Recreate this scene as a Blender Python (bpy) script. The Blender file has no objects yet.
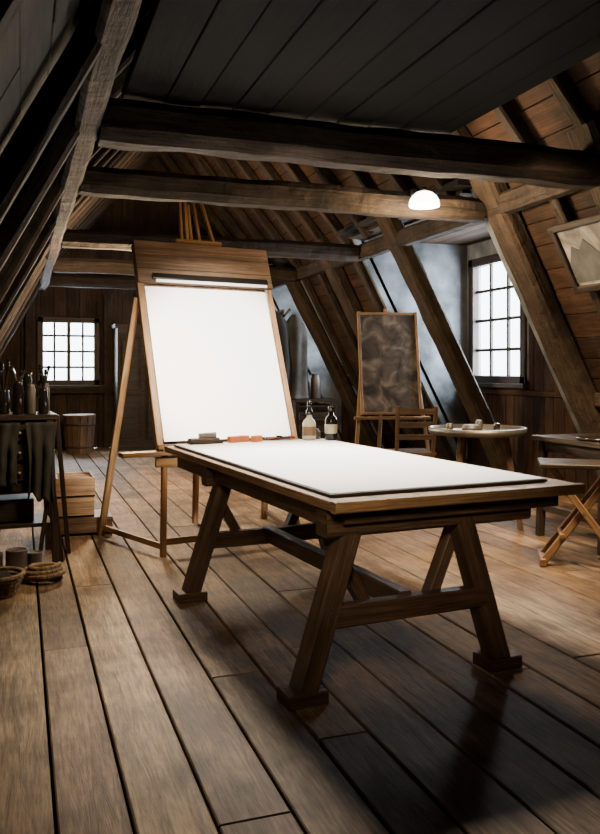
import bpy, math, random
from mathutils import Vector, Matrix, noise
random.seed(7)
scene = bpy.context.scene
V = Vector
R = random.uniform

# ------------------------------------------------------------------ materials
def nt(name):
    m = bpy.data.materials.new(name); m.use_nodes = True
    t = m.node_tree
    return m, t, t.nodes['Principled BSDF']

def wood(name, dark, light, su=1.6, sv=26, rough=.6, bump=.35, grime=.55, gs=2.3, lump=0):
    m, t, b = nt(name); N = t.nodes; L = t.links
    uv = N.new('ShaderNodeUVMap'); uv.uv_map = 'UVMap'
    mp = N.new('ShaderNodeMapping'); mp.inputs['Scale'].default_value = (su, sv, 1)
    L.new(uv.outputs[0], mp.inputs[0])
    n = N.new('ShaderNodeTexNoise'); n.inputs['Scale'].default_value = 1; n.inputs['Detail'].default_value = 8
    n.inputs['Roughness'].default_value = .68; n.inputs['Distortion'].default_value = .9
    L.new(mp.outputs[0], n.inputs['Vector'])
    r = N.new('ShaderNodeValToRGB'); L.new(n.outputs['Fac'], r.inputs[0])
    r.color_ramp.elements[0].position = .30; r.color_ramp.elements[0].color = (*dark, 1)
    r.color_ramp.elements[1].position = .66; r.color_ramp.elements[1].color = (*light, 1)
    mp2 = N.new('ShaderNodeMapping'); mp2.inputs['Scale'].default_value = (su*4, sv*4.5, 1)
    L.new(uv.outputs[0], mp2.inputs[0])
    nf = N.new('ShaderNodeTexNoise'); nf.inputs['Scale'].default_value = 1; nf.inputs['Detail'].default_value = 3
    L.new(mp2.outputs[0], nf.inputs['Vector'])
    rf = N.new('ShaderNodeValToRGB'); L.new(nf.outputs['Fac'], rf.inputs[0])
    rf.color_ramp.elements[0].position = .35; rf.color_ramp.elements[0].color = (.62, .60, .57, 1)
    rf.color_ramp.elements[1].position = .6; rf.color_ramp.elements[1].color = (1, 1, 1, 1)
    at = N.new('ShaderNodeVertexColor'); at.layer_name = 'tint'
    def mul(p, q):
        x = N.new('ShaderNodeMixRGB'); x.blend_type = 'MULTIPLY'; x.inputs[0].default_value = 1
        L.new(p, x.inputs[1]); L.new(q, x.inputs[2]); return x.outputs[0]
    c = mul(mul(r.outputs[0], at.outputs[0]), rf.outputs[0])
    tc = N.new('ShaderNodeTexCoord')
    n2 = N.new('ShaderNodeTexNoise'); n2.inputs['Scale'].default_value = gs; n2.inputs['Detail'].default_value = 7
    n2.inputs['Roughness'].default_value = .62
    L.new(tc.outputs['Object'], n2.inputs['Vector'])
    r2 = N.new('ShaderNodeValToRGB'); L.new(n2.outputs['Fac'], r2.inputs[0])
    g = 1-grime
    r2.color_ramp.elements[0].position = .36; r2.color_ramp.elements[0].color = (g, g, g, 1)
    r2.color_ramp.elements[1].position = .60; r2.color_ramp.elements[1].color = (1, 1, 1, 1)
    c = mul(c, r2.outputs[0])
    L.new(c, b.inputs['Base Color'])
    b.inputs['Roughness'].default_value = rough
    b.inputs['Specular IOR Level'].default_value = .28
    bp = N.new('ShaderNodeBump'); bp.inputs['Strength'].default_value = bump; bp.inputs['Distance'].default_value = .02
    L.new(n.outputs['Fac'], bp.inputs['Height'])
    out = bp.outputs[0]
    if lump:
        n3 = N.new('ShaderNodeTexNoise'); n3.inputs['Scale'].default_value = 9; n3.inputs['Detail'].default_value = 5
        L.new(tc.outputs['Object'], n3.inputs['Vector'])
        b3 = N.new('ShaderNodeBump'); b3.inputs['Strength'].default_value = lump; b3.inputs['Distance'].default_value = .05
        L.new(n3.outputs['Fac'], b3.inputs['Height']); L.new(out, b3.inputs['Normal']); out = b3.outputs[0]
    L.new(out, b.inputs['Normal'])
    return m

def plain(name, col, rough=.6, metal=0, var=.25, scale=8, bump=.1):
    m, t, b = nt(name); N = t.nodes; L = t.links
    tc = N.new('ShaderNodeTexCoord')
    n = N.new('ShaderNodeTexNoise'); n.inputs['Scale'].default_value = scale; n.inputs['Detail'].default_value = 5
    L.new(tc.outputs['Object'], n.inputs['Vector'])
    r = N.new('ShaderNodeValToRGB'); L.new(n.outputs['Fac'], r.inputs[0])
    r.color_ramp.elements[0].position = .3; r.color_ramp.elements[0].color = (*[c*(1-var) for c in col], 1)
    r.color_ramp.elements[1].position = .7; r.color_ramp.elements[1].color = (*[min(1, c*(1+var*.5)) for c in col], 1)
    L.new(r.outputs[0], b.inputs['Base Color'])
    b.inputs['Roughness'].default_value = rough; b.inputs['Metallic'].default_value = metal
    bp = N.new('ShaderNodeBump'); bp.inputs['Strength'].default_value = bump; bp.inputs['Distance'].default_value = .02
    L.new(n.outputs['Fac'], bp.inputs['Height']); L.new(bp.outputs[0], b.inputs['Normal'])
    return m

def artwork(name, c1, c2, c3, scale):
    m, t, b = nt(name); N = t.nodes; L = t.links
    tc = N.new('ShaderNodeTexCoord')
    n = N.new('ShaderNodeTexNoise'); n.inputs['Scale'].default_value = scale; n.inputs['Detail'].default_value = 8
    n.inputs['Distortion'].default_value = 1.0
    L.new(tc.outputs['Object'], n.inputs['Vector'])
    r = N.new('ShaderNodeValToRGB'); L.new(n.outputs['Fac'], r.inputs[0])
    e = r.color_ramp.elements
    e[0].position = .34; e[0].color = (*c1, 1); e[1].position = .66; e[1].color = (*c3, 1)
    x = e.new(.5); x.color = (*c2, 1)
    L.new(r.outputs[0], b.inputs['Base Color']); b.inputs['Roughness'].default_value = .8
    return m

def glow(name, col, s):
    m, t, b = nt(name)
    b.inputs['Base Color'].default_value = (*col, 1)
    b.inputs['Emission Color'].default_value = (*col, 1); b.inputs['Emission Strength'].default_value = s
    return m

M_floor = wood('old_floorboards', (.13, .080, .046), (.40, .265, .155), 2.2, 22, .68, .3, .55, 2.6)
M_beam = wood('weathered_timber', (.012, .008, .006), (.064, .045, .031), 1.3, 26, .85, .8, .5, 3, .6)
M_post = wood('worn_post_timber', (.020, .013, .008), (.085, .056, .035), 1.3, 24, .85, .8, .5, 3, .6)
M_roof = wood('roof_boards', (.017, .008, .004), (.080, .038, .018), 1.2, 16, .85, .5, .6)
M_roofl = wood('roof_boards_dark', (.006, .005, .004), (.026, .020, .015), 1.2, 16, .85, .5, .5)  # darker tone of the roof boards, used on the left slopes
M_deck_shade = wood('deck_boards_shade_tone', (.002, .0016, .0012), (.008, .006, .0045), 1.2, 16, .9, .5, .5)  # near-black colour puts shade into the deck's underside
M_gable = wood('gable_boards', (.014, .008, .005), (.06, .036, .022), 1.2, 16, .85, .5, .5)
M_table = wood('oak_table', (.055, .031, .018), (.18, .108, .062), 1.3, 30, .5, .4, .45)
M_top = wood('oak_table_top', (.16, .085, .038), (.44, .26, .13), 1.3, 30, .45, .25, .3)
M_easel = wood('pine_easel', (.14, .072, .030), (.36, .205, .095), 1.3, 34, .5, .25, .3)
M_head = wood('easel_headboard', (.07, .042, .025), (.21, .13, .078), 1.3, 30, .55, .35, .4)
M_dark = wood('dark_furniture', (.010, .007, .005), (.045, .030, .021), 1.5, 24, .5, .3, .4)
M_stool = wood('beech_stool', (.15, .08, .038), (.38, .235, .125), 1.5, 28, .5, .3, .3)
M_crate = wood('crate_wood', (.13, .075, .036), (.36, .22, .115), 1.5, 28, .6, .3, .3)
M_under = plain('dark_backing', (.004, .003, .003), .95)
M_plaster = plain('old_plaster', (.15, .17, .19), .9, 0, .8, 3.0, .5)
M_paper = plain('white_paper', (.90, .90, .90), .7, 0, .015, 3, .01)
M_edge = plain('board_edge', (.02, .017, .015), .6)
M_cream = plain('cream_ceramic', (.55, .46, .32), .25, 0, .1)
M_black = plain('black_glass', (.012, .010, .009), .15)
M_brick = plain('terracotta_chalk', (.40, .11, .035), .8)
M_steel = plain('dull_metal', (.17, .16, .145), .45, .8)
M_tin = plain('paint_tin_grey', (.12, .11, .10), .45, .5)
M_cloth = plain('dusty_cloth', (.022, .021, .020), .95, 0, .6, 3)
M_rope = plain('hemp_rope', (.24, .17, .105), .9, 0, .5, 30, .6)
M_stone = plain('grey_clay', (.09, .088, .085), .85, 0, .5, 6, .4)
M_lamp = glow('lamp_opal_glass', (1, .93, .82), 14)
M_art1 = artwork('charcoal_relief_painting', (.018, .013, .010), (.075, .055, .040), (.19, .15, .115), 5)
M_art2 = artwork('mountain_sketch', (.05, .045, .04), (.20, .185, .16), (.36, .34, .30), 3.5)

# ------------------------------------------------------------------ mesh accumulator
class Acc:
    def __init__(s): s.v = []; s.f = []; s.uv = []; s.t = []; s.m = []; s.sm = []
    def face(s, idx, uvs, tint, mat, smooth=False):
        s.f.append(idx); s.uv += uvs; s.t += [tint]*len(idx); s.m.append(mat); s.sm.append(smooth)
    def make(s, name, mats, loc=(0, 0, 0), rz=0, parent=None):
        me = bpy.data.meshes.new(name)
        me.from_pydata([tuple(p) for p in s.v], [], s.f)
        ul = me.uv_layers.new(name='UVMap')
        ul.data.foreach_set('uv', [c for p in s.uv for c in p])
        ca = me.color_attributes.new('tint', 'FLOAT_COLOR', 'CORNER')
        flat = []
        for t in s.t: flat += [t[0], t[1], t[2], 1]
        ca.data.foreach_set('color', flat)
        for m in mats: me.materials.append(m)
        me.polygons.foreach_set('material_index', s.m)
        me.polygons.foreach_set('use_smooth', s.sm)
        me.update()
        o = bpy.data.objects.new(name, me); scene.collection.objects.link(o)
        o.location = loc; o.rotation_euler = (0, 0, math.radians(rz))
        if parent: o.parent = parent
        return o

def rt(lo=.75, hi=1.2):
    a = R(lo, hi); return (a*R(.97, 1.04), a, a*R(.95, 1.04))

def bar(a, p1, p2, w, h, mat=0, ch=.12, segs=1, jit=0, up=(0, 0, 1), tint=None, taper=1):
    p1 = V(p1); p2 = V(p2); d = (p2-p1); ln = d.length; d.normalize()
    up = V(up)
    if abs(d.dot(up)) > .98: up = V((0, 1, 0))
    s = d.cross(up).normalized(); t = s.cross(d).normalized()
    c = ch*min(w, h); W = w/2; H = h/2
    pts = [(-W+c, -H), (W-c, -H), (W, -H+c), (W, H-c), (W-c, H), (-W+c, H), (-W, H-c), (-W, -H+c)]
    per = [0]
    for i in range(8):
        q = pts[i]; r = pts[(i+1) % 8]; per.append(per[-1]+math.hypot(q[0]-r[0], q[1]-r[1]))
    tint = tint or rt(.85, 1.15)
    uo = R(0, 50); vo = R(0, 50); base = len(a.v); seed = R(0, 100)
    for i in range(segs+1):
        f = i/segs; p = p1+d*ln*f
        k = 1+(taper-1)*f
        off = V((0, 0))
        if jit:
            off = V((noise.noise(V((seed, f*ln*.9, 0))), noise.noise(V((seed, f*ln*.9, 9)))))*jit*1.3
        for j, (x, y) in enumerate(pts):
            q = 1
            if jit: q = 1+noise.noise(V((seed+j*.7, f*ln*3.2, 4)))*jit*9
            a.v.append(p+s*(x*k*q+off[0])+t*(y*k*q+off[1]))
    for i in range(segs):
        for j in range(8):
            k = (j+1) % 8
            u0 = uo+ln*i/segs; u1 = uo+ln*(i+1)/segs
            a.face([base+i*8+j, base+i*8+k, base+(i+1)*8+k, base+(i+1)*8+j],
                   [(u0, vo+per[j]), (u0, vo+per[j+1]), (u1, vo+per[j+1]), (u1, vo+per[j])], tint, mat)
    cu = [(uo+x*.15, vo+y) for x, y in pts]
    a.face([base+j for j in range(7, -1, -1)], cu[::-1], tint, mat)
    e = base+segs*8
    a.face([e+j for j in range(8)], cu, tint, mat)

def lathe(a, c, prof, n=20, mat=0, tint=(1, 1, 1), smooth=True, rad=None):
    c = V(c); base = len(a.v)
    for r, z in prof:
        for j in range(n):
            an = 2*math.pi*j/n
            a.v.append(c+V((r*math.cos(an), r*math.sin(an), z)))
    for i in range(len(prof)-1):
        for j in range(n):
            k = (j+1) % n
            a.face([base+i*n+j, base+i*n+k, base+(i+1)*n+k, base+(i+1)*n+j],
                   [(prof[i][1], j*.05), (prof[i][1], j*.05+.05), (prof[i+1][1], j*.05+.05), (prof[i+1][1], j*.05)],
                   tint, mat, smooth)
    a.face([base+j for j in range(n-1, -1, -1)], [(math.cos(j)*.1, j*.02) for j in range(n)], tint, mat)
    e = base+(len(prof)-1)*n
    a.face([e+j for j in range(n)], [(a.v[e+j][0], a.v[e+j][1]) for j in range(n)], tint, mat)

def board(a, o, du, dv, dn, u0, u1, v0, v1, th, mat=0, tint=None):
    tint = tint or rt(.6, 1.25)
    bar(a, o+du*u0+dv*((v0+v1)/2)+dn*(th/2), o+du*u1+dv*((v0+v1)/2)+dn*(th/2), (v1-v0), th, mat, .15, up=dn, tint=tint)

def planks(a, o, du, dv, dn, ul, vl, bw, th, mat=0, lmin=2, lmax=4.5, gap=.006, lift=.004, lo=.6, hi=1.25):
    o = V(o); du = V(du).normalized(); dv = V(dv).normalized(); dn = V(dn).normalized()
    v = 0
    while v < vl-.01:
        w = min(bw*R(.85, 1.15), vl-v)
        if vl-v-w < bw*.3: w = vl-v
        u = 0; first = True
        while u < ul-.01:
            l = R(lmin, lmax)*(R(.3, 1) if first else 1); first = False
            if ul-u-l < lmin*.4: l = ul-u
            l = min(l, ul-u)
            board(a, o+dn*R(-lift, lift), du, dv, dn, u+gap/2, u+l-gap/2, v+gap/2, v+w-gap/2, th, mat, rt(lo, hi))
            u += l
        v += w

def prism(a, pts, d, mat=0, tint=(1, 1, 1)):
    base = len(a.v); n = len(pts); d = V(d)
    for p in pts: a.v.append(V(p))
    for p in pts: a.v.append(V(p)+d)
    uv = [(V(p)[0]+V(p)[1], V(p)[2]) for p in pts]
    a.face([base+i for i in range(n)][::-1], uv[::-1], tint, mat)
    a.face([base+n+i for i in range(n)], uv, tint, mat)
    for i in range(n):
        k = (i+1) % n
        a.face([base+i, base+k, base+n+k, base+n+i], [uv[i], uv[k], uv[k], uv[i]], tint, mat)

# ------------------------------------------------------------------ room shell
Y0, Y1 = -1.6, 13.5
XL, XR = -1.175, 5.175
SL = 2.8/1.475
a = Acc()
planks(a, (XL-.03, Y0, -.03), (0, 1, 0), (1, 0, 0), (0, 0, 1), Y1-Y0, XR-XL+.08, .22, .03, 0, 2.4, 5.0, .011, .002, .58, 1.2)
prism(a, [(XL-.1, Y0-.1, -.1), (XR+.2, Y0-.1, -.1), (XR+.2, Y1+.1, -.1), (XL-.1, Y1+.1, -.1)], (0, 0, .06), 1)
a.make('floor', [M_floor, M_under])

slen = math.hypot(1.475, 2.8)
dR = V((1.475, 0, -2.8)).normalized(); nR = V((-2.8, 0, -1.475)).normalized()
D1 = (6.05, 8.62); D2 = (10.9, 12.7)
a = Acc()
for y0, y1 in ((Y0, D1[0]), (D1[1], D2[0]), (D2[1], Y1)):
    planks(a, V((3.7, y0, 2.8))-nR*.03, (0, 1, 0), dR, nR, y1-y0, slen, .2, .03, 0, 1.5, 3.5)
    q = -nR*.06
    prism(a, [V((3.7, y0, 2.8))+q, V((5.175, y0, 0))+q, V((5.175, y1, 0))+q, V((3.7, y1, 2.8))+q], -nR*.04, 1)
for (y0, y1), (w0, w1) in ((D1, (7.44, 8.50)), (D2, (11.3, 12.35))):
    wz0, wz1 = 1.155, 2.56
    X = 5.2
    for pts in ([(X, y0), (X, w0), 0, 2.85], [(X, w1), (X, y1), 0, 2.85], [(X, w0), (X, w1), wz1, 2.85]):
        (xa, ya), (xb, yb), za, zb = pts
        prism(a, [(X, ya, max(za, 1.0)), (X, yb, max(za, 1.0)), (X, yb, zb), (X, ya, zb)], (.12, 0, 0), 2)
    prism(a, [(X, y0, 1.0), (X, y1, 1.0), (X, y1, wz0), (X, y0, wz0)], (.12, 0, 0), 2)
    prism(a, [(X+.02, y0, 0), (X+.02, y1, 0), (X+.02, y1, 1.0), (X+.02, y0, 1.0)], (.1, 0, 0), 1)
    planks(a, (X+.02, y0, 0), (0, 0, 1), (0, 1, 0), (-1, 0, 0), 1.0, y1-y0, .17, .025, 0, 2, 3, .006, .003)
    # boarded wall on the near side of the dormer window
    planks(a, (X-.005, y0, 1.05), (0, 0, 1), (0, 1, 0), (-1, 0, 0), 1.8, w0-.12-y0, .17, .025, 0, 2, 3, .006, .003)
    bar(a, (X-.01, y0, 1.02), (X-.01, y1, 1.02), .06, .06, 0)
    for yy, d in ((y0, -.08), (y1, .08)):
        prism(a, [(3.66, yy, 2.86), (X+.1, yy, 2.86), (X+.1, yy, 0), (5.175, yy, 0)], (0, d, 0), 2)
    planks(a, (3.6, y0, 2.83), (0, 1, 0), (1, 0, 0), (0, 0, -1), y1-y0, 1.7, .2, .03, 0, 2, 3)
    prism(a, [(3.5, y0-.1, 2.84), (5.35, y0-.1, 2.84), (5.35, y1+.1, 2.84), (3.5, y1+.1, 2.84)], (0, 0, .05), 1)
wallR = a.make('wall_right', [M_roof, M_under, M_plaster])

dLv = V((-1.475, 0, -2.8)).normalized(); nL = V((2.8, 0, -1.475)).normalized()
a = Acc()
planks(a, V((.3, Y0, 2.8))-nL*.03, (0, 1, 0), dLv, nL, Y1-Y0, slen, .2, .03, 0, 1.5, 3.5)
q = -nL*.06
prism(a, [V((.3, Y0, 2.8))+q, V((-1.175, Y0, 0))+q, V((-1.175, Y1, 0))+q, V((.3, Y1, 2.8))+q], -nL*.04, 1)
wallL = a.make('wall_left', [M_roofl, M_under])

RZ = 4.85
a = Acc()
for sx, x0 in ((1, .3), (-1, 3.7)):
    d = V((1.7*sx, 0, RZ-2.8)); l = d.length; d.normalize(); n = V((d.z*sx, 0, -abs(d.x)))
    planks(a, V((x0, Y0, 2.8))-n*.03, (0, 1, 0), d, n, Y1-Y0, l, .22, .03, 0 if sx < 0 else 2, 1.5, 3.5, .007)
    q = -n*.06
    prism(a, [V((x0, Y0, 2.8))+q-d*.08, V((x0, Y1, 2.8))+q-d*.08, V((2, Y1, RZ))+q+d*.1, V((2, Y0, RZ))+q+d*.1], -n*.05, 1)
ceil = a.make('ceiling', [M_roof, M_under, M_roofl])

def roofz(x):
    if x < .3: return (x-XL)*SL
    if x > 3.7: return (XR-x)*SL
    return 2.8+(RZ-2.8)/1.7*(1.7-abs(x-2))

def gable(name, Y, n, hole, mat):
    a = Acc(); x = XL
    while x < XR:
        w = R(.16, .24); xb = min(x+w, XR)
        if hole:
            for hx in hole[:2]:
                if x+.01 < hx < x+w+.05: xb = hx
        zt = max(.02, min(roofz(x), roofz(xb)))+.12
        tint = rt(.6, 1.25)
        segs = [(0, zt)]
        if hole and xb > hole[0]+.01 and x < hole[1]-.01: segs = [(0, hole[2]), (hole[3], zt)]
        for z0, z1 in segs:
            board(a, V((0, Y, 0)), V((0, 0, 1)), V((1, 0, 0)), V((0, n, 0)), z0, z1, x+.003, xb-.003, .03, 0, tint)
        x = xb
    yb = Y
    def pr(pts): prism(a, [(p[0], yb, p[1]) for p in pts], (0, -n*.05, 0), 1)
    if hole:
        h = hole
        pr([(XL-.1, 0), (h[0], 0), (h[0], 2.95), (.3, 2.95)])
        pr([(h[0], 0), (h[1], 0), (h[1], h[2]), (h[0], h[2])])
        pr([(h[0], h[3]), (h[1], h[3]), (h[1], 2.95), (h[0], 2.95)])
        pr([(h[1], 0), (XR+.1, 0), (3.7, 2.95), (h[1], 2.95)])
        pr([(.2, 2.94), (3.8, 2.94), (2, RZ+.15)])
    else:
        pr([(XL-.1, 0), (XR+.1, 0), (3.8, 2.9), (2, RZ+.15), (.2, 2.9)])
    return a.make(name, [mat, M_under])
wallB = gable('wall_back', Y1, -1, (.305, 1.19, 1.06, 2.08), M_gable)
gable('wall_front', Y0, 1, None, M_gable)

def window(name, c, along, w, h, cols, rows, inward, fr=.06):
    a = Acc(); c = V(c); al = V(along); up = V((0, 0, 1)); iw = V(inward)
    W = w/2; H = h/2
    bl = c-al*W-up*H; br = c+al*W-up*H; tl = c-al*W+up*H; tr = c+al*W+up*H
    o = iw*.02
    for p, q in ((bl, tl), (br, tr)): bar(a, p+o-up*.05, q+o+up*.05, .1, .1, 0, .1, up=iw)
    for p, q in ((bl, br), (tl, tr)): bar(a, p+o-al*.05, q+o+al*.05, .1, .1, 0, .1, up=iw)
    bar(a, bl-al*.12+iw*.06-up*.06, br+al*.12+iw*.06-up*.06, .16, .05, 0, .1, up=up)
    for i in range(1, cols):
        p = bl+al*(w*i/cols); bar(a, p, p+up*h, .034 if i*2 != cols else .055, .035, 0, .1, up=iw)
    for i in range(1, rows):
        p = bl+up*(h*i/rows); bar(a, p, p+al*w, .035, .034, 0, .1, up=iw)
    return a.make(name, [M_dark])
window('window_1', (.7475, 13.5, 1.57), (1, 0, 0), .885, 1.02, 4, 4, (0, -1, 0))
window('window_2', (5.24, 7.97, 1.857), (0, 1, 0), 1.06, 1.405, 3, 4, (-1, 0, 0))
window('window_3', (5.24, 11.825, 1.857), (0, 1, 0), 1.05, 1.405, 3, 4, (-1, 0, 0))

# ------------------------------------------------------------------ timber frame
ZB = 2.6
for i, (y, s) in enumerate(((1.6, .2), (4.4, .23), (5.8, .19), (8.4, .18), (10.6, .18), (12.4, .18))):
    a = Acc()
    bar(a, (.40, y, ZB), (3.62, y, ZB), s*1.05, s, 0, .25, 60, .013)
    a.make('tie_beam', [M_beam])
a = Acc(); bar(a, (.33, Y0+.05, ZB), (.33, Y1-.05, ZB), .13, .17, 0, .2, 120, .013); a.make('purlin', [M_post], parent=wallL)
a = Acc(); bar(a, (3.70, Y0+.05, ZB+.02), (3.70, Y1-.05, ZB+.02), .14, .17, 0, .2, 90, .010); a.make('purlin', [M_beam], parent=wallR)
for y in (1.6, 4.4, 5.66, 7.5, 9.4, 11.0, 12.9):
    a = Acc()
    o = nR*.08
    bar(a, V((3.62, y, 2.95))+o, V((5.175, y, .02))+o*1.0, .27, .16, 0, .2, 30, .010, up=nR)
    a.make('slanted_post', [M_post], parent=wallR)
for y in (1.6, 3.2, 4.4, 5.8, 7.1, 8.4, 9.5, 10.6, 12.4):
    a = Acc(); o = nL*.07
    bar(a, V((.36, y, 2.9))+o, V((-1.175, y, .03))+o, .13, .11, 0, .2, 14, .008, up=nL)
    a.make('left_rafter', [M_beam], parent=wallL)
a = Acc(); b = Acc(); y = Y0+.4
while y < Y1:
    if not (D1[0]-.3 < y < D1[1]+.1 or D2[0]-.1 < y < D2[1]+.1):
        o = nR*.05; bar(b, V((3.7, y, 2.8))+o, V((5.175, y, 0.03))+o, .09, .08, 0, .15, 8, .006, up=nR)
    for sx, x0 in ((1, .3), (-1, 3.7)):
        d = V((1.7*sx, 0, RZ-2.8)).normalized(); n = V((d.z*sx, 0, -abs(d.x)))
        bar(a, V((x0, y, 2.8))+n*.06, V((2-.05*sx, y, RZ-.06))+n*.06, .1, .11, 0, .15, 8, .006, up=n)
    y += .62
bar(a, (2, Y0+.1, RZ-.12), (2, Y1-.1, RZ-.12), .1, .18, 0, .15, 20, .006)
a.make('upper_rafters', [M_beam], parent=ceil)
b.make('slope_rafters', [M_beam], parent=wallR)
a = Acc()
planks(a, (.52, Y0+.1, 2.735), (0, 1, 0), (1, 0, 0), (0, 0, 1), 4.42-Y0-.1, 2.0, .21, .03, 0, 3, 5)
prism(a, [(.52, Y0+.1, 2.77), (2.52, Y0+.1, 2.77), (2.52, 4.42, 2.77), (.52, 4.42, 2.77)], (0, 0, .02), 1)
a.make('added_dark_deck', [M_deck_shade, M_under], parent=ceil)  # deck added over the beams to keep the area above them dark
a = Acc()
for x in (.15, 1.36, 2.6, 3.8): bar(a, (x, 13.42, 0), (x, 13.42, min(roofz(x)-.1, 2.5)), .14, .1, 0, .12, 8, .006)
bar(a, (-.6, 13.40, .95), (4.5, 13.40, .95), .08, .12, 0, .12, 8, .006)
a.make('gable_frame', [M_beam], parent=wallB)
a = Acc(); bar(a, (4.60, 4.52, 1.02), (4.60, 5.52, 1.02), .10, .12, 0, .1, 6, .004); a.make('trim_1', [M_post], parent=wallR)

# ------------------------------------------------------------------ big drafting table
a = Acc()
T = .78
n = 6
for i in range(n):
    x0 = -.6+1.2*i/n
    bar(a, (x0+.1, -1.2, T-.02), (x0+.1, 1.2, T-.02), 1.2/n-.002, .038, 1, .08, tint=rt(.85, 1.1))
bar(a, (-.6, -1.22, T-.02), (.6, -1.22, T-.02), .045, .042, 1, .1)
bar(a, (-.52, -1.12, T-.085), (-.52, 1.1, T-.085), .045, .09, 0, .1)
bar(a, (.32, -1.12, T-.085), (.32, 1.1, T-.085), .045, .09, 0, .1)
bar(a, (-.52, -1.14, T-.07), (.52, -1.14, T-.07), .05, .06, 0, .1)
for y in (-1.08, .42):
    bar(a, (-.58, y, T-.10), (.40, y, T-.10), .10, .11, 0, .1, 6, .003)
    for x0, x1 in ((-.46, -.66), (.06, .26)):
        bar(a, (x0, y, T-.12), (x1, y, .03), .085, .10, 0, .1, 8, .003, up=(0, 1, 0))
        bar(a, (x1-.08, y+.0, .026), (x1+.08, y+.0, .026), .13, .052, 0, .12, 3, .002)
    bar(a, (-.57, y-.02, .32), (.17, y-.02, .32), .06, .085, 0, .1, 6, .003)
    bar(a, (-.50, y+.07, .58), (-.34, y+.07, .30), .05, .065, 0, .1, up=(0, 1, 0))
    bar(a, (.09, y+.07, .62), (-.05, y+.07, .30), .05, .065, 0, .1, up=(0, 1, 0))
bar(a, (-.2, -1.08, .33), (-.2, .42, .33), .055, .085, 0, .1, 8, .003)
table = a.make('drafting_table', [M_table, M_top], (1.583, 4.017, 0), 5)

def tw(x, y, z=T):
    c, s = math.cos(math.radians(5)), math.sin(math.radians(5))
    return (1.583+x*c-y*s, 4.017+x*s+y*c, z)

a = Acc()
bar(a, (0, -1.12, .006), (0, 1.12, .006), 1.06, .010, 0, .1)
bar(a, (0, -1.11, .0135), (0, 1.11, .0135), 1.045, .004, 1, .1)
a.make('drawing_board', [M_edge, M_paper], tw(-.03, 0, T+.001), 5)
TB = T+.0175

# ------------------------------------------------------------------ items on table
a = Acc()
lathe(a, (0, 0, 0), [(.040, 0), (.046, .006), (.046, .11), (.038, .13), (.018, .15), (.016, .175)], 24, 0)
lathe(a, (0, 0, .17), [(.022, 0), (.022, .03), (.013, .034), (.012, .055)], 16, 1)
lathe(a, (0, 0, .222), [(.014, 0), (.016, .012), (.013, .04), (.006, .046)], 14, 1)
lathe(a, (0, 0, .03), [(.0465, 0), (.0470, .002), (.0470, .060), (.0465, .062)], 24, 2)
a.make('glue_bottle', [M_cream, M_black, M_crate], tw(.36, 1.05, TB))
a = Acc()
lathe(a, (0, 0, 0), [(.038, 0), (.042, .005), (.042, .13), (.036, .155), (.018, .17), (.016, .19)], 24, 0)
lathe(a, (0, 0, .19), [(.021, 0), (.021, .035), (.019, .038)], 16, 0)
lathe(a, (0, 0, .045), [(.0425, 0), (.0430, .002), (.0430, .060), (.0425, .062)], 24, 1)
a.make('ink_bottle', [M_black, M_cream], tw(.49, .98, TB))
a = Acc()
lathe(a, (0, 0, 0), [(.028, 0), (.03, .005), (.03, .05), (.02, .06), (.02, .07)], 20, 0)
a.make('ink_pot', [M_tin], tw(.43, 1.09, TB))
a = Acc()
for i, (x, y, l, r) in enumerate(((0, 0, .08, 12), (.08, .03, .07, -20), (.15, -.015, .07, 30))):
    d = V((math.cos(math.radians(r)), math.sin(math.radians(r)), 0))*l/2
    c = V((x, y, .0205)); bar(a, c-d, c+d, .045, .040, 0, .1)
a.make('chalk_blocks', [M_brick], tw(-.17, 1.07, TB), 5)
a = Acc()
bar(a, (-.11, 0, .012), (.11, 0, .012), .07, .022, 1, .1)
for i in range(4):
    y = -.022+i*.014; bar(a, (-.11+R(-.01, .01), y, .030), (.09+R(-.02, .01), y+R(-.004, .004), .030), .013, .013, i % 2, .3)
bar(a, (-.04, .01, .05), (.07, -.01, .055), .035, .035, 2, .2)
a.make('pencil_tray', [M_head, M_dark, M_tin], tw(-.37, 1.06, TB), 8)
a = Acc()
for i in range(6):
    d = V((math.cos(i*.9), math.sin(i*.9)*.25, 0))*.06; c = V((i*.03, (i % 2)*.012, .008+(i % 3)*.010))
    bar(a, c-d, c+d, .014, .012, i % 2, .3)
a.make('charcoal_sticks', [M_black, M_brick], tw(.09, 1.08, TB), 0)

# ------------------------------------------------------------------ main easel
a = Acc()
def ep(x, z, off=0):
    return V((x, .42*(z-.77)/1.11+off, z))
nb = V((0, -1.11, .42)).normalized()
def ebar(x, z0, z1, w, th, off, mat, ch=.1):
    bar(a, ep(x, z0)+nb*off, ep(x, z1)+nb*off, w, th, mat, ch, up=nb)
ebar(0, .80, 2.0, 1.0, .018, -.012, 1, .05)
ebar(.01, .775, 1.885, .995, .004, .002, 2, .1)
ebar(-.525, .70, 2.20, .045, .045, 0, 0)
ebar(.532, .70, 2.20, .04, .045, 0, 0)
for i in range(3):
    z0 = 1.90+i*.108
    bar(a, ep(-.545, z0+.053)+nb*.03, ep(.555, z0+.053)+nb*.03, .112, .03, 1, .06, up=nb, tint=(1+.08*i,)*3)
bar(a, ep(-.44, 1.94)+nb*.06, ep(.50, 1.94)+nb*.06, .045, .03, 3, .2, up=nb)
bar(a, ep(-.42, 1.905)+nb*.065, ep(.49, 1.905)+nb*.065, .022, .02, 2, .3, up=nb)  # white strip stands in for the highlight along the dark clip
bar(a, (-.80, -.02, .70), (.62, -.02, .70), .10, .03, 0, .1)
bar(a, (-.55, -.055, .745), (.55, -.055, .745), .02, .03, 0, .1)
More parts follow.
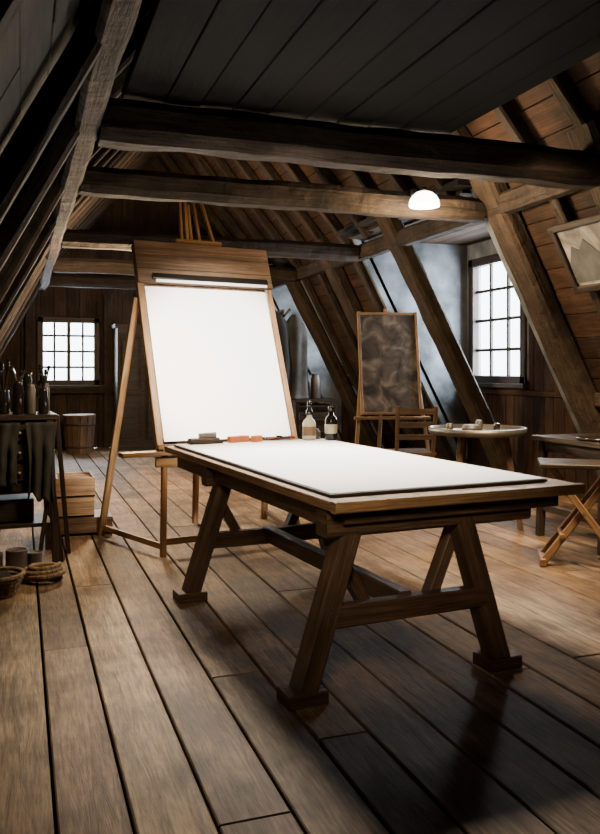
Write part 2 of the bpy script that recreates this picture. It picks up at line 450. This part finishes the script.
bar(a, (-.56, -.03, .64), (.56, -.03, .64), .03, .07, 0, .1)
for s in (-1, 1):
    bar(a, (s*.49, -.01, .69), (s*.525, -.08, 0), .045, .035, 0, .1, up=(1, 0, 0))
    bar(a, ep(s*.55, 1.80)+V((0, .03, 0)), (s*.70, .83, 0), .042, .048, 0, .1, up=(1, 0, 0))
    bar(a, (s*.525, -.075, .07), (s*.69, .76, .07), .025, .04, 0, .1)
bar(a, (-.52, -.07, .10), (.52, -.07, .10), .025, .045, 0, .1)
bar(a, ep(0, 2.1)+V((0, .05, 0)), (.12, .95, 0), .04, .045, 0, .1, up=(1, 0, 0))
for x0, x1, z1 in ((-.15, -.09, 2.66), (-.06, -.03, 2.60), (.03, .02, 2.62), (.19, .09, 2.64), (-.10, -.05, 2.63)):
    bar(a, ep(x0, 2.0)-nb*.05, ep(x1, z1)-nb*.05, .026, .026, 0, .15, up=nb)
bar(a, ep(-.18, 2.28)-nb*.03, ep(.2, 2.28)-nb*.03, .03, .03, 0, .15, up=nb)
a.make('artist_easel', [M_easel, M_head, M_paper, M_black], (1.42, 5.60, 0), 10)

# ------------------------------------------------------------------ lamp
a = Acc()
prof = [(.115, 0), (.118, .01), (.112, .045), (.092, .08), (.06, .105), (.02, .118)]
lathe(a, (0, 0, 0), prof, 28, 0)
lathe(a, (0, 0, .115), [(.022, 0), (.022, .03), (.008, .036)], 14, 1)
bar(a, (0, 0, .14), (0, .17, .14), .014, .014, 1, .3)
bar(a, (0, .17, .14), (0, .19, .14), .06, .06, 1, .2)
lamp = a.make('ceiling_lamp', [M_lamp, M_black], (2.94, 5.50, 2.53))

# ------------------------------------------------------------------ stools etc (right)
def stool(name, loc, h, r, seatmat, legmat, rot=0, spread=1.35, nleg=4, th=.032):
    a = Acc()
    lathe(a, (0, 0, h-.035), [(r*.93, 0), (r, .008), (r, .03), (r*.96, .035)], 28, 0)
    ft = []
    for i in range(nleg):
        an = 2*math.pi*(i+.5)/nleg; c, s = math.cos(an), math.sin(an)
        p = V((c*r*.6, s*r*.6, h-.03)); q = V((c*r*spread, s*r*spread, 0)); ft.append((p, q))
        bar(a, p, q, th, th, 1, .25, up=(-s, c, 0))
    for i in range(nleg):
        f = .62 if i % 2 else .72
        p = ft[i][0].lerp(ft[i][1], f); q = ft[(i+1) % nleg][0].lerp(ft[(i+1) % nleg][1], f)
        bar(a, p, q, .022, .022, 1, .25)
    return a.make(name, [seatmat, legmat], loc, rot)
# folding trestle stool
a = Acc()
for i in range(3): bar(a, (-.27, -.125+i*.125, .655), (.27, -.125+i*.125, .655), .12, .03, 0, .2)
for s in (-1, 1):
    y = s*.13
    bar(a, (-.20, y, .635), (.25, y, .02), .045, .035, 1, .15, up=(0, 1, 0))
    bar(a, (.20, y-.038*s, .635), (-.25, y-.038*s, .02), .045, .035, 1, .15, up=(0, 1, 0))
for x in (-.25, .25): bar(a, (x, -.16, .03), (x, .16, .03), .04, .04, 1, .15)
for x, z in ((-.13, .20), (.13, .20)): bar(a, (x, -.14, z), (x, .14, z), .03, .03, 1, .2)
bar(a, (0, -.15, .36), (0, .15, .36), .022, .022, 1, .3)
a.make('folding_stool', [M_dark, M_stool], (3.47, 4.33, 0), -33)
# round table
a = Acc()
lathe(a, (0, 0, .755), [(.36, 0), (.385, .01), (.39, .055), (.37, .057), (.365, .03), (.02, .028)], 36, 0)
for i in range(3):
    an = 2*math.pi*i/3-.6; c, s = math.cos(an), math.sin(an)
    bar(a, (c*.22, s*.22, .76), (c*.34, s*.34, 0), .045, .045, 1, .2, up=(-s, c, 0))
for i in range(3):
    a0 = 2*math.pi*i/3-.6; a1 = 2*math.pi*(i+1)/3-.6
    bar(a, (math.cos(a0)*.29, math.sin(a0)*.29, .35), (math.cos(a1)*.29, math.sin(a1)*.29, .35), .03, .03, 1, .2)
a.make('round_table', [M_steel, M_table], (3.47, 5.60, 0))
def jar(name, loc, r, h, mat, lid=None, brushes=0, blen=.13):
    a = Acc()
    lathe(a, (0, 0, 0), [(r*.9, 0), (r, .006), (r, h*.8), (r*.8, h*.92), (r*.85, h)], 20, 0)
    for i in range(brushes):
        an = R(0, 6.28); k = r*.45
        p = V((math.cos(an)*k*.3, math.sin(an)*k*.3, h*.9)); q = V((math.cos(an)*k*1.6, math.sin(an)*k*1.6, h+R(.6, 1.2)*blen))
        bar(a, p, q, .012, .012, 1, .3)
        bar(a, q, q+(q-p).normalized()*.035, .020, .018, 2, .3)
    return a.make(name, [mat, M_dark, M_black], loc)
jar('mixing_bowl', (3.38, 5.55, .785), .07, .05, M_tin)
jar('paint_jar', (3.55, 5.70, .785), .03, .075, M_tin)
jar('paint_jar', (3.60, 5.52, .785), .025, .06, M_black)
jar('paint_jar', (3.30, 5.74, .785), .028, .05, M_steel)
a = Acc()
bar(a, (-.1, 0, .01), (.1, .03, .01), .014, .012, 0, .3); bar(a, (-.08, .05, .01), (.09, -.03, .012), .012, .01, 0, .3)
a.make('paint_brushes', [M_black], (3.42, 5.43, .785))
a = Acc()
for i in range(4): bar(a, (-.4+.1+i*.2, -.4, .75), (-.4+.1+i*.2, .4, .75), .197, .035, 0, .08)
for sx in (-1, 1):
    for sy in (-1, 1): bar(a, (sx*.33, sy*.33, .73), (sx*.35, sy*.35, 0), .055, .055, 0, .12)
    bar(a, (sx*.34, -.34, .22), (sx*.34, .34, .22), .03, .05, 0, .1)
    bar(a, (sx*.33, -.33, .69), (sx*.33, .33, .69), .03, .08, 0, .1)
    bar(a, (-.33, sx*.33, .69), (.33, sx*.33, .69), .03, .08, 0, .1)
a.make('side_table', [M_dark], (4.12, 4.84, 0), 0)
a = Acc()
lathe(a, (0, 0, 0), [(.14, 0), (.15, .008), (.15, .02), (.13, .02), (.02, .012)], 28, 0)
a.make('paint_palette', [M_black], (3.89, 4.68, .769))
jar('paint_jar', (4.10, 4.72, .769), .035, .10, M_black, brushes=0)
jar('paint_jar', (4.22, 4.95, .769), .045, .13, M_cream, brushes=3)

a = Acc()
W, H = .58, .50
bar(a, (-W/2, 0, 0), (W/2, 0, 0), .012, H, 1, .05)
for s in (-1, 1):
    bar(a, (-W/2-.03, -.01, s*H/2), (W/2+.03, -.01, s*H/2), .04, .05, 0, .15)
    bar(a, (s*W/2, -.01, -H/2), (s*W/2, -.01, H/2), .05, .04, 0, .15, up=(0, 1, 0))
pts = [(-.26, -.2), (.26, -.2), (.26, -.05), (.18, .04), (.1, 0), (-.02, .13), (-.1, .05), (-.17, .09), (-.26, -.06)]
prism(a, [(p[0], -.012, p[1]) for p in pts], (0, .004, 0), 2)
pic = a.make('framed_picture', [M_dark, M_art2, M_stone], (0, 0, 0))
xax = V((0, -1, 0)); zax = V((-1.475, 0, 2.8)).normalized(); yax = zax.cross(xax)
m = Matrix((xax, yax, zax)).transposed().to_4x4()
m.translation = V((4.03, 4.78, 2.17))+nR*.125
pic.matrix_world = m

# ------------------------------------------------------------------ canvas easel and chairs
a = Acc()
def q(x, z, o=0): return V((x, .22*(z-.6)+o, z))
bar(a, q(0, .80), q(0, 1.9), .64, .025, 1, .04, up=(0, -1, 0))
for s in (-1, 1):
    bar(a, q(s*.33, .78, -.01), q(s*.33, 1.93, -.01), .03, .04, 0, .1, up=(0, -1, 0))
    bar(a, q(s*.27, 1.7, .05), (s*.44, -.1, 0), .04, .035, 0, .1, up=(0, -1, 0))
for z in (.79, 1.91): bar(a, q(-.34, z, -.01), q(.34, z, -.01), .04, .03, 0, .1)
bar(a, (-.42, 0, .74), (.42, 0, .74), .09, .03, 0, .1)
bar(a, q(0, 1.98, .06), (0, .85, 0), .04, .04, 0, .1, up=(1, 0, 0))
bar(a, (-.38, -.06, .35), (.38, -.06, .35), .03, .05, 0, .1)
a.make('canvas_easel', [M_crate, M_art1], (3.88, 8.00, 0), -14)

def chair(name, loc, rot, mat):
    a = Acc()
    bar(a, (-.21, 0, .455), (.21, 0, .455), .42, .03, 0, .1)
    for sx in (-1, 1):
        bar(a, (sx*.18, -.17, .45), (sx*.21, -.20, 0), .035, .035, 0, .15)
        bar(a, (sx*.18, .18, 0), (sx*.18, .19, .45), .035, .035, 0, .15)
        bar(a, (sx*.18, .19, .45), (sx*.19, .27, .92), .035, .03, 0, .15)
        bar(a, (sx*.195, -.18, .2), (sx*.18, .18, .2), .02, .025, 0, .15)
    for z, y in ((.62, .215), (.74, .235), (.87, .26)): bar(a, (-.18, y, z), (.18, y, z), .016, .055, 0, .1)
    bar(a, (-.2, -.185, .26), (.2, -.185, .26), .02, .025, 0, .15)
    return a.make(name, [mat], loc, rot)
chair('wooden_chair', (3.66, 7.15, 0), 168, M_head)
chair('wooden_chair', (2.95, 7.8, 0), 150, M_dark)

a = Acc()
bar(a, (-.7, 0, .90), (.7, 0, .90), .5, .04, 0, .06)
bar(a, (-.66, 0, .46), (.66, 0, .46), .44, .78, 0, .03)
for i in range(4):
    x = -.5+i*.333
    bar(a, (x-.14, -.225, .50), (x+.14, -.225, .50), .02, .6, 1, .1)
    lathe(a, (x+.09, -.24, .5), [(.012, 0), (.016, .01), (.012, .02)], 10, 1)
for sx in (-1, 1):
    for sy in (-1, 1): bar(a, (sx*.62, sy*.18, .1), (sx*.62, sy*.18, 0), .06, .06, 0, .1)
a.make('storage_cabinet', [M_dark, M_gable], (2.95, 9.35, 0), -8)
jar('glazed_vase', (3.22, 9.2, .92), .10, .42, M_black)
jar('glazed_vase', (2.66, 9.3, .92), .07, .22, M_stone)
jar('brush_pot', (2.45, 9.33, .92), .06, .16, M_tin, brushes=5)
jar('glazed_vase', (3.42, 9.2, .92), .07, .30, M_tin)
a = Acc()
lathe(a, (0, 0, 0), [(.10, 0), (.11, .03), (.06, .06), (.06, .09)], 20, 0)
lathe(a, (0, 0, .09), [(.10, 0), (.17, .05), (.18, .10), (.12, .15), (.055, .18), (.052, .24), (.08, .27), (.10, .33), (.10, .39), (.075, .44), (.03, .47)], 20, 0)
bar(a, (0, -.09, .33), (0, -.12, .31), .03, .05, 0, .3)
a.make('clay_bust', [M_stone], (2.93, 9.42, .92))
a = Acc()
bar(a, (0, 0, 0), (0, 0, 1.95), .05, .05, 0, .25)
for i in range(4):
    an = i*math.pi/2+.4; c, s = math.cos(an), math.sin(an)
    bar(a, (0, 0, .16), (c*.26, s*.26, .02), .04, .04, 0, .2)
    bar(a, (0, 0, 1.85), (c*.13, s*.13, 1.95), .02, .02, 0, .2)
def coat(cx, cy, zt, zb, r0, seed, mat):
    n = 36; rows = 18; base = len(a.v)
    for j in range(rows+1):
        f = j/rows; z = zt+(zb-zt)*f
        rr = r0*(.25+.75*min(1, f*5)**.6)*(1+.22*f)
        for i in range(n):
            an = 2*math.pi*i/n
            k = rr*(1+.13*math.sin(an*6+seed+f*2)*min(1, f*3)+.14*noise.noise(V((math.cos(an)*1.5, math.sin(an)*1.5+seed, f*3))))
            a.v.append(V((cx+k*math.cos(an), cy+k*math.sin(an)*.65, z)))
    for j in range(rows):
        for i in range(n):
            k = (i+1) % n
            a.face([base+j*n+i, base+j*n+k, base+(j+1)*n+k, base+(j+1)*n+i], [(0, 0)]*4, (1, 1, 1), mat, True)
    a.face([base+i for i in range(n)], [(0, 0)]*n, (1, 1, 1), mat)
    a.face([base+rows*n+i for i in range(n)][::-1], [(0, 0)]*n, (1, 1, 1), mat)
coat(-.08, 0, 1.93, .75, .17, 1, 1)
coat(.16, .03, 1.9, .95, .13, 4, 2)
a.make('coat_stand', [M_dark, M_cloth, M_stone], (2.78, 8.55, 0), 0)

def drape(name, loc, w, h, mat, seed, rot=0):
    a = Acc(); nx, nz = 30, 24
    for j in range(nz+1):
        for i in range(nx+1):
            u = i/nx; v = j/nz
            x = (u-.5)*w*(1-.25*math.sin(v*2.4)); z = -v*h*(1-.22*noise.noise(V((u*3, seed, 0))))
            y = .02*math.sin(u*16+seed+v*1.5)*(.3+v)+.02*noise.noise(V((u*4, v*4, seed)))
            a.v.append(V((x, y, z)))
    for j in range(nz):
        for i in range(nx):
            b = j*(nx+1)+i
            a.face([b, b+1, b+nx+2, b+nx+1], [(0, 0)]*4, (1, 1, 1), 0, True)
    o = a.make(name, [mat], loc, rot)
    s = o.modifiers.new('th', 'SOLIDIFY'); s.thickness = .008
    return o

a = Acc()
for i in range(4):
    x = i*.22; h = .9+.25*(i % 2)
    bar(a, (x, -.12-.03*i, .0), (x, .1-.03*i, h), .62, .025, i % 2, .05, up=(0, -1, 0))
a.make('stacked_canvases', [M_head, M_art1], (2.75, 13.15, 0))
a = Acc()
bar(a, (-.4, 0, 1.0), (.4, 0, 1.0), .42, 1.9, 0, .02)
bar(a, (-.44, 0, 1.97), (.44, 0, 1.97), .48, .06, 0, .1)
bar(a, (-.42, 0, .03), (.42, 0, .03), .46, .06, 0, .1)
for s in (-1, 1):
    bar(a, (s*.2-.17, -.215, 1.0), (s*.2+.17, -.215, 1.0), .02, 1.7, 1, .02)
    bar(a, (s*.2-.12, -.228, 1.35), (s*.2+.12, -.228, 1.35), .015, .8, 0, .02)
    bar(a, (s*.2-.12, -.228, .5), (s*.2+.12, -.228, .5), .015, .6, 0, .02)
a.make('tall_cupboard', [M_dark, M_gable], (1.85, 13.05, 0))

a = Acc()
for i in range(14):
    an = 2*math.pi*i/14; c, s = math.cos(an), math.sin(an)
    bar(a, (c*.19, s*.19, 0), (c*.235, s*.235, .56), .095, .02, 2, .08, up=(c, s, 0), tint=rt(.7, 1))
lathe(a, (0, 0, .02), [(.17, 0), (.17, .02)], 20, 2)
for z, r in ((.08, .207), (.42, .236)): lathe(a, (0, 0, z), [(r, 0), (r+.006, .003), (r+.01, .035), (r+.002, .038)], 24, 1)
lathe(a, (0, 0, .555), [(.24, 0), (.25, .01), (.25, .03), (.24, .035)], 24, 2)
a.make('wooden_tub', [M_dark, M_dark, M_table], (.86, 12.7, 0))

# ------------------------------------------------------------------ left clutter
a = Acc()
bar(a, (-.26, 0, .96), (.24, 0, .96), .44, .035, 0, .08)
for sx in (-1, 1):
    for sy in (-1, 1): bar(a, (sx*.20-.01, sy*.19, .95), (sx*.24-.01, sy*.21, 0), .045, .045, 0, .15)
bar(a, (-.22, 0, .70), (.20, 0, .70), .38, .48, 0, .04)
for z in (.60, .73, .86):
    bar(a, (-.19, -.2, z), (.17, -.2, z), .02, .10, 1, .1)
    lathe(a, (0, -.225, z-.01), [(.012, 0), (.016, .01), (.012, .02)], 10, 2)
bar(a, (-.23, 0, .25), (.21, 0, .25), .38, .025, 0, .08)
bar(a, (-.20, .02, .34), (.10, .02, .34), .3, .15, 0, .08)
bar(a, (.19, -.23, .70), (.27, -.20, 0), .028, .03, 0, .1, up=(0, 1, 0))
bar(a, (.20, -.235, .62), (.12, -.235, .0), .026, .02, 0, .1, up=(0, 1, 0))
bar(a, (.26, 0, .96), (.34, .02, .0), .03, .035, 0, .1, up=(0, 1, 0))
a.make('taboret_cabinet', [M_dark, M_dark, M_steel], (-.02, 5.72, 0), 4)
for x, y, r, h, mt, nb_, bl in ((.15, 5.62, .032, .17, M_black, 4, .06), (.07, 5.58, .030, .20, M_tin, 0, .1), (-.01, 5.60, .036, .22, M_black, 3, .05),
                          (.16, 5.80, .035, .20, M_stone, 4, .08), (-.10, 5.66, .04, .16, M_black, 7, .17), (.05, 5.74, .033, .27, M_black, 0, .1), (-.18, 5.6, .04, .14, M_tin, 6, .15)):
    jar('brush_pot' if nb_ else 'oil_bottle', (x, y, .978), r, h, mt, brushes=nb_, blen=bl)
drape('work_apron', (.13, 5.465, .93), .20, .50, M_cloth, 5)
drape('work_apron', (-.10, 5.465, .93), .20, .42, M_cloth, 9)
for x, y, r, h in ((-.02, 5.30, .065, .15), (.09, 5.33, .045, .12), (-.16, 5.32, .06, .13)):
    a = Acc()
    lathe(a, (0, 0, 0), [(r, 0), (r*1.03, .004), (r, .01), (r, h-.01), (r*1.04, h-.004), (r*1.04, h), (r*.9, h), (r*.88, h-.012)], 24, 0)
    a.make('paint_tin', [M_tin], (x, y, 0))
def coil(name, loc, r, turns, th, mat):
    a = Acc(); pts = []
    n = turns*22
    for i in range(n+1):
        an = 2*math.pi*i/22; k = i/n
        pts.append(V((math.cos(an)*(r-.02*math.sin(k*9)), math.sin(an)*(r-.02*math.sin(k*9)), th/2+k*th*turns*.8)))
    for p, s in zip(pts, pts[1:]): bar(a, p, s, th, th, 0, .28, tint=(1, 1, 1))
    return a.make(name, [mat], loc)
coil('rope_coil', (.135, 5.06, 0), .10, 4, .026, M_rope)
a = Acc()
for k in range(6):
    z = .012+k*.022; r = .09+.010*k
    pts = [V((math.cos(t*math.pi/9)*r, math.sin(t*math.pi/9)*r, z)) for t in range(19)]
    for p, s in zip(pts, pts[1:]): bar(a, p, s, .022, .024, 0, .28, tint=(R(.8, 1.1),)*3)
lathe(a, (0, 0, .0), [(.08, 0), (.09, .01)], 18, 0)
lathe(a, (0, 0, .03), [(.08, 0), (.11, .05), (.06, .10)], 12, 1)
a.make('wicker_basket', [M_rope, M_cloth], (-.12, 4.80, 0))
def crate(a, c, sx, sy, sz, t=.015, slots=0, lid=False):
    c = V(c)
    bar(a, c+V((-sx/2, 0, t/2)), c+V((sx/2, 0, t/2)), sy, t, 0, .05)
    if lid: bar(a, c+V((-sx/2+t, 0, sz-t/2-.004)), c+V((sx/2-t, 0, sz-t/2-.004)), sy-2*t, t, 0, .05)
    for s in (-1, 1):
        bar(a, c+V((-sx/2, s*(sy/2-t/2), sz/2)), c+V((sx/2, s*(sy/2-t/2), sz/2)), t, sz, 0, .08)
        bar(a, c+V((s*(sx/2-t/2), -sy/2+t, sz/2)), c+V((s*(sx/2-t/2), sy/2-t, sz/2)), t, sz, 0, .08)
    for i in range(slots):
        y = -sy/2+sy*(i+1)/(slots+1)
        bar(a, c+V((-sx/2+t, y, sz/2)), c+V((sx/2-t, y, sz/2)), .01, sz*.85, 0, .08)
a = Acc(); crate(a, (0, 0, 0), .42, .42, .135, .02, 0, True)
a.make('wooden_box', [M_table], (.47, 6.55, 0), 0)
a = Acc(); crate(a, (0, 0, 0), .28, .37, .15, .015, 0, True); crate(a, (0, 0, .153), .29, .37, .15, .015, 3)
a.make('wooden_crate', [M_crate], (.405, 6.56, .136), 0)

# ------------------------------------------------------------------ lights
def light(name, kind, loc, energy, col, target=None, **kw):
    l = bpy.data.lights.new(name, kind); l.energy = energy; l.color = col
    for k, v in kw.items(): setattr(l, k, v)
    o = bpy.data.objects.new(name, l); scene.collection.objects.link(o); o.location = loc
    if target is not None:
        o.rotation_euler = (V(target)-V(loc)).to_track_quat('-Z', 'Y').to_euler()
    return o
WARM = (1, .72, .42)
light('easel_added_spot', 'SPOT', (1.55, 3.3, 2.62), 1900, (1, .93, .82), (1.40, 5.78, 1.32), spot_size=math.radians(36), spot_blend=.6, shadow_soft_size=.15)  # added spot without a fixture, brightens the easel paper
light('table_added_spot', 'SPOT', (1.70, 5.0, 2.75), 1250, (1, .92, .80), (1.58, 4.00, .78), spot_size=math.radians(60), spot_blend=.7, shadow_soft_size=.32)  # unseen spot added above the table to whiten its sheet
light('ceiling_lamp_bulb', 'POINT', (2.94, 5.42, 2.40), 120, WARM, shadow_soft_size=.1)
light('right_floor_fill', 'SPOT', (3.0, 3.7, 2.6), 850, WARM, (3.9, 5.0, 0), spot_size=math.radians(78), spot_blend=.95, shadow_soft_size=.35)  # added fill, no lamp here; warms the floor on the right
light('rear_floor_fill', 'POINT', (1.15, 8.6, 1.95), 430, WARM, shadow_soft_size=.2)  # invented light hidden behind the easel, brightens the back floor
light('left_floor_fill', 'SPOT', (.9, 4.2, 2.3), 230, WARM, (.35, 6.3, .0), spot_size=math.radians(84), spot_blend=.9, shadow_soft_size=.25)  # extra fill with no real source, lifts the left rear floor
light('front_fill', 'SPOT', (.1, .6, 2.0), 230, (1, .80, .58), (1.45, 3.6, .64), spot_size=math.radians(38), spot_blend=.95, shadow_soft_size=.35)  # fill added on the camera side so the table legs read
def win(name, loc, tgt, sx, sy, e):
    light(name, 'AREA', loc, e, (.84, .93, 1), tgt, shape='RECTANGLE', size=sx, size_y=sy)
win('daylight_gable', (.75, 13.85, 1.6), (.75, 12, 1.5), 1.3, 1.4, 320)
win('daylight_dormer', (5.6, 7.97, 1.9), (4, 7.97, 1.85), 1.5, 1.8, 420)
win('daylight_dormer', (5.6, 11.82, 1.9), (4, 11.82, 1.85), 1.5, 1.8, 260)

w = bpy.data.worlds.new('World'); scene.world = w; w.use_nodes = True
bg = w.node_tree.nodes['Background']; bg.inputs[0].default_value = (.88, .94, 1, 1); bg.inputs[1].default_value = 10

# ------------------------------------------------------------------ camera
cam = bpy.data.cameras.new('Camera'); co = bpy.data.objects.new('Camera', cam); scene.collection.objects.link(co)
co.location = (0, 0, 1.27); co.rotation_euler = (math.radians(90), 0, math.radians(-19.3))
cam.lens = 800*36/834; cam.sensor_width = 36; cam.shift_y = -47/834
cam.clip_start = .05
scene.camera = co
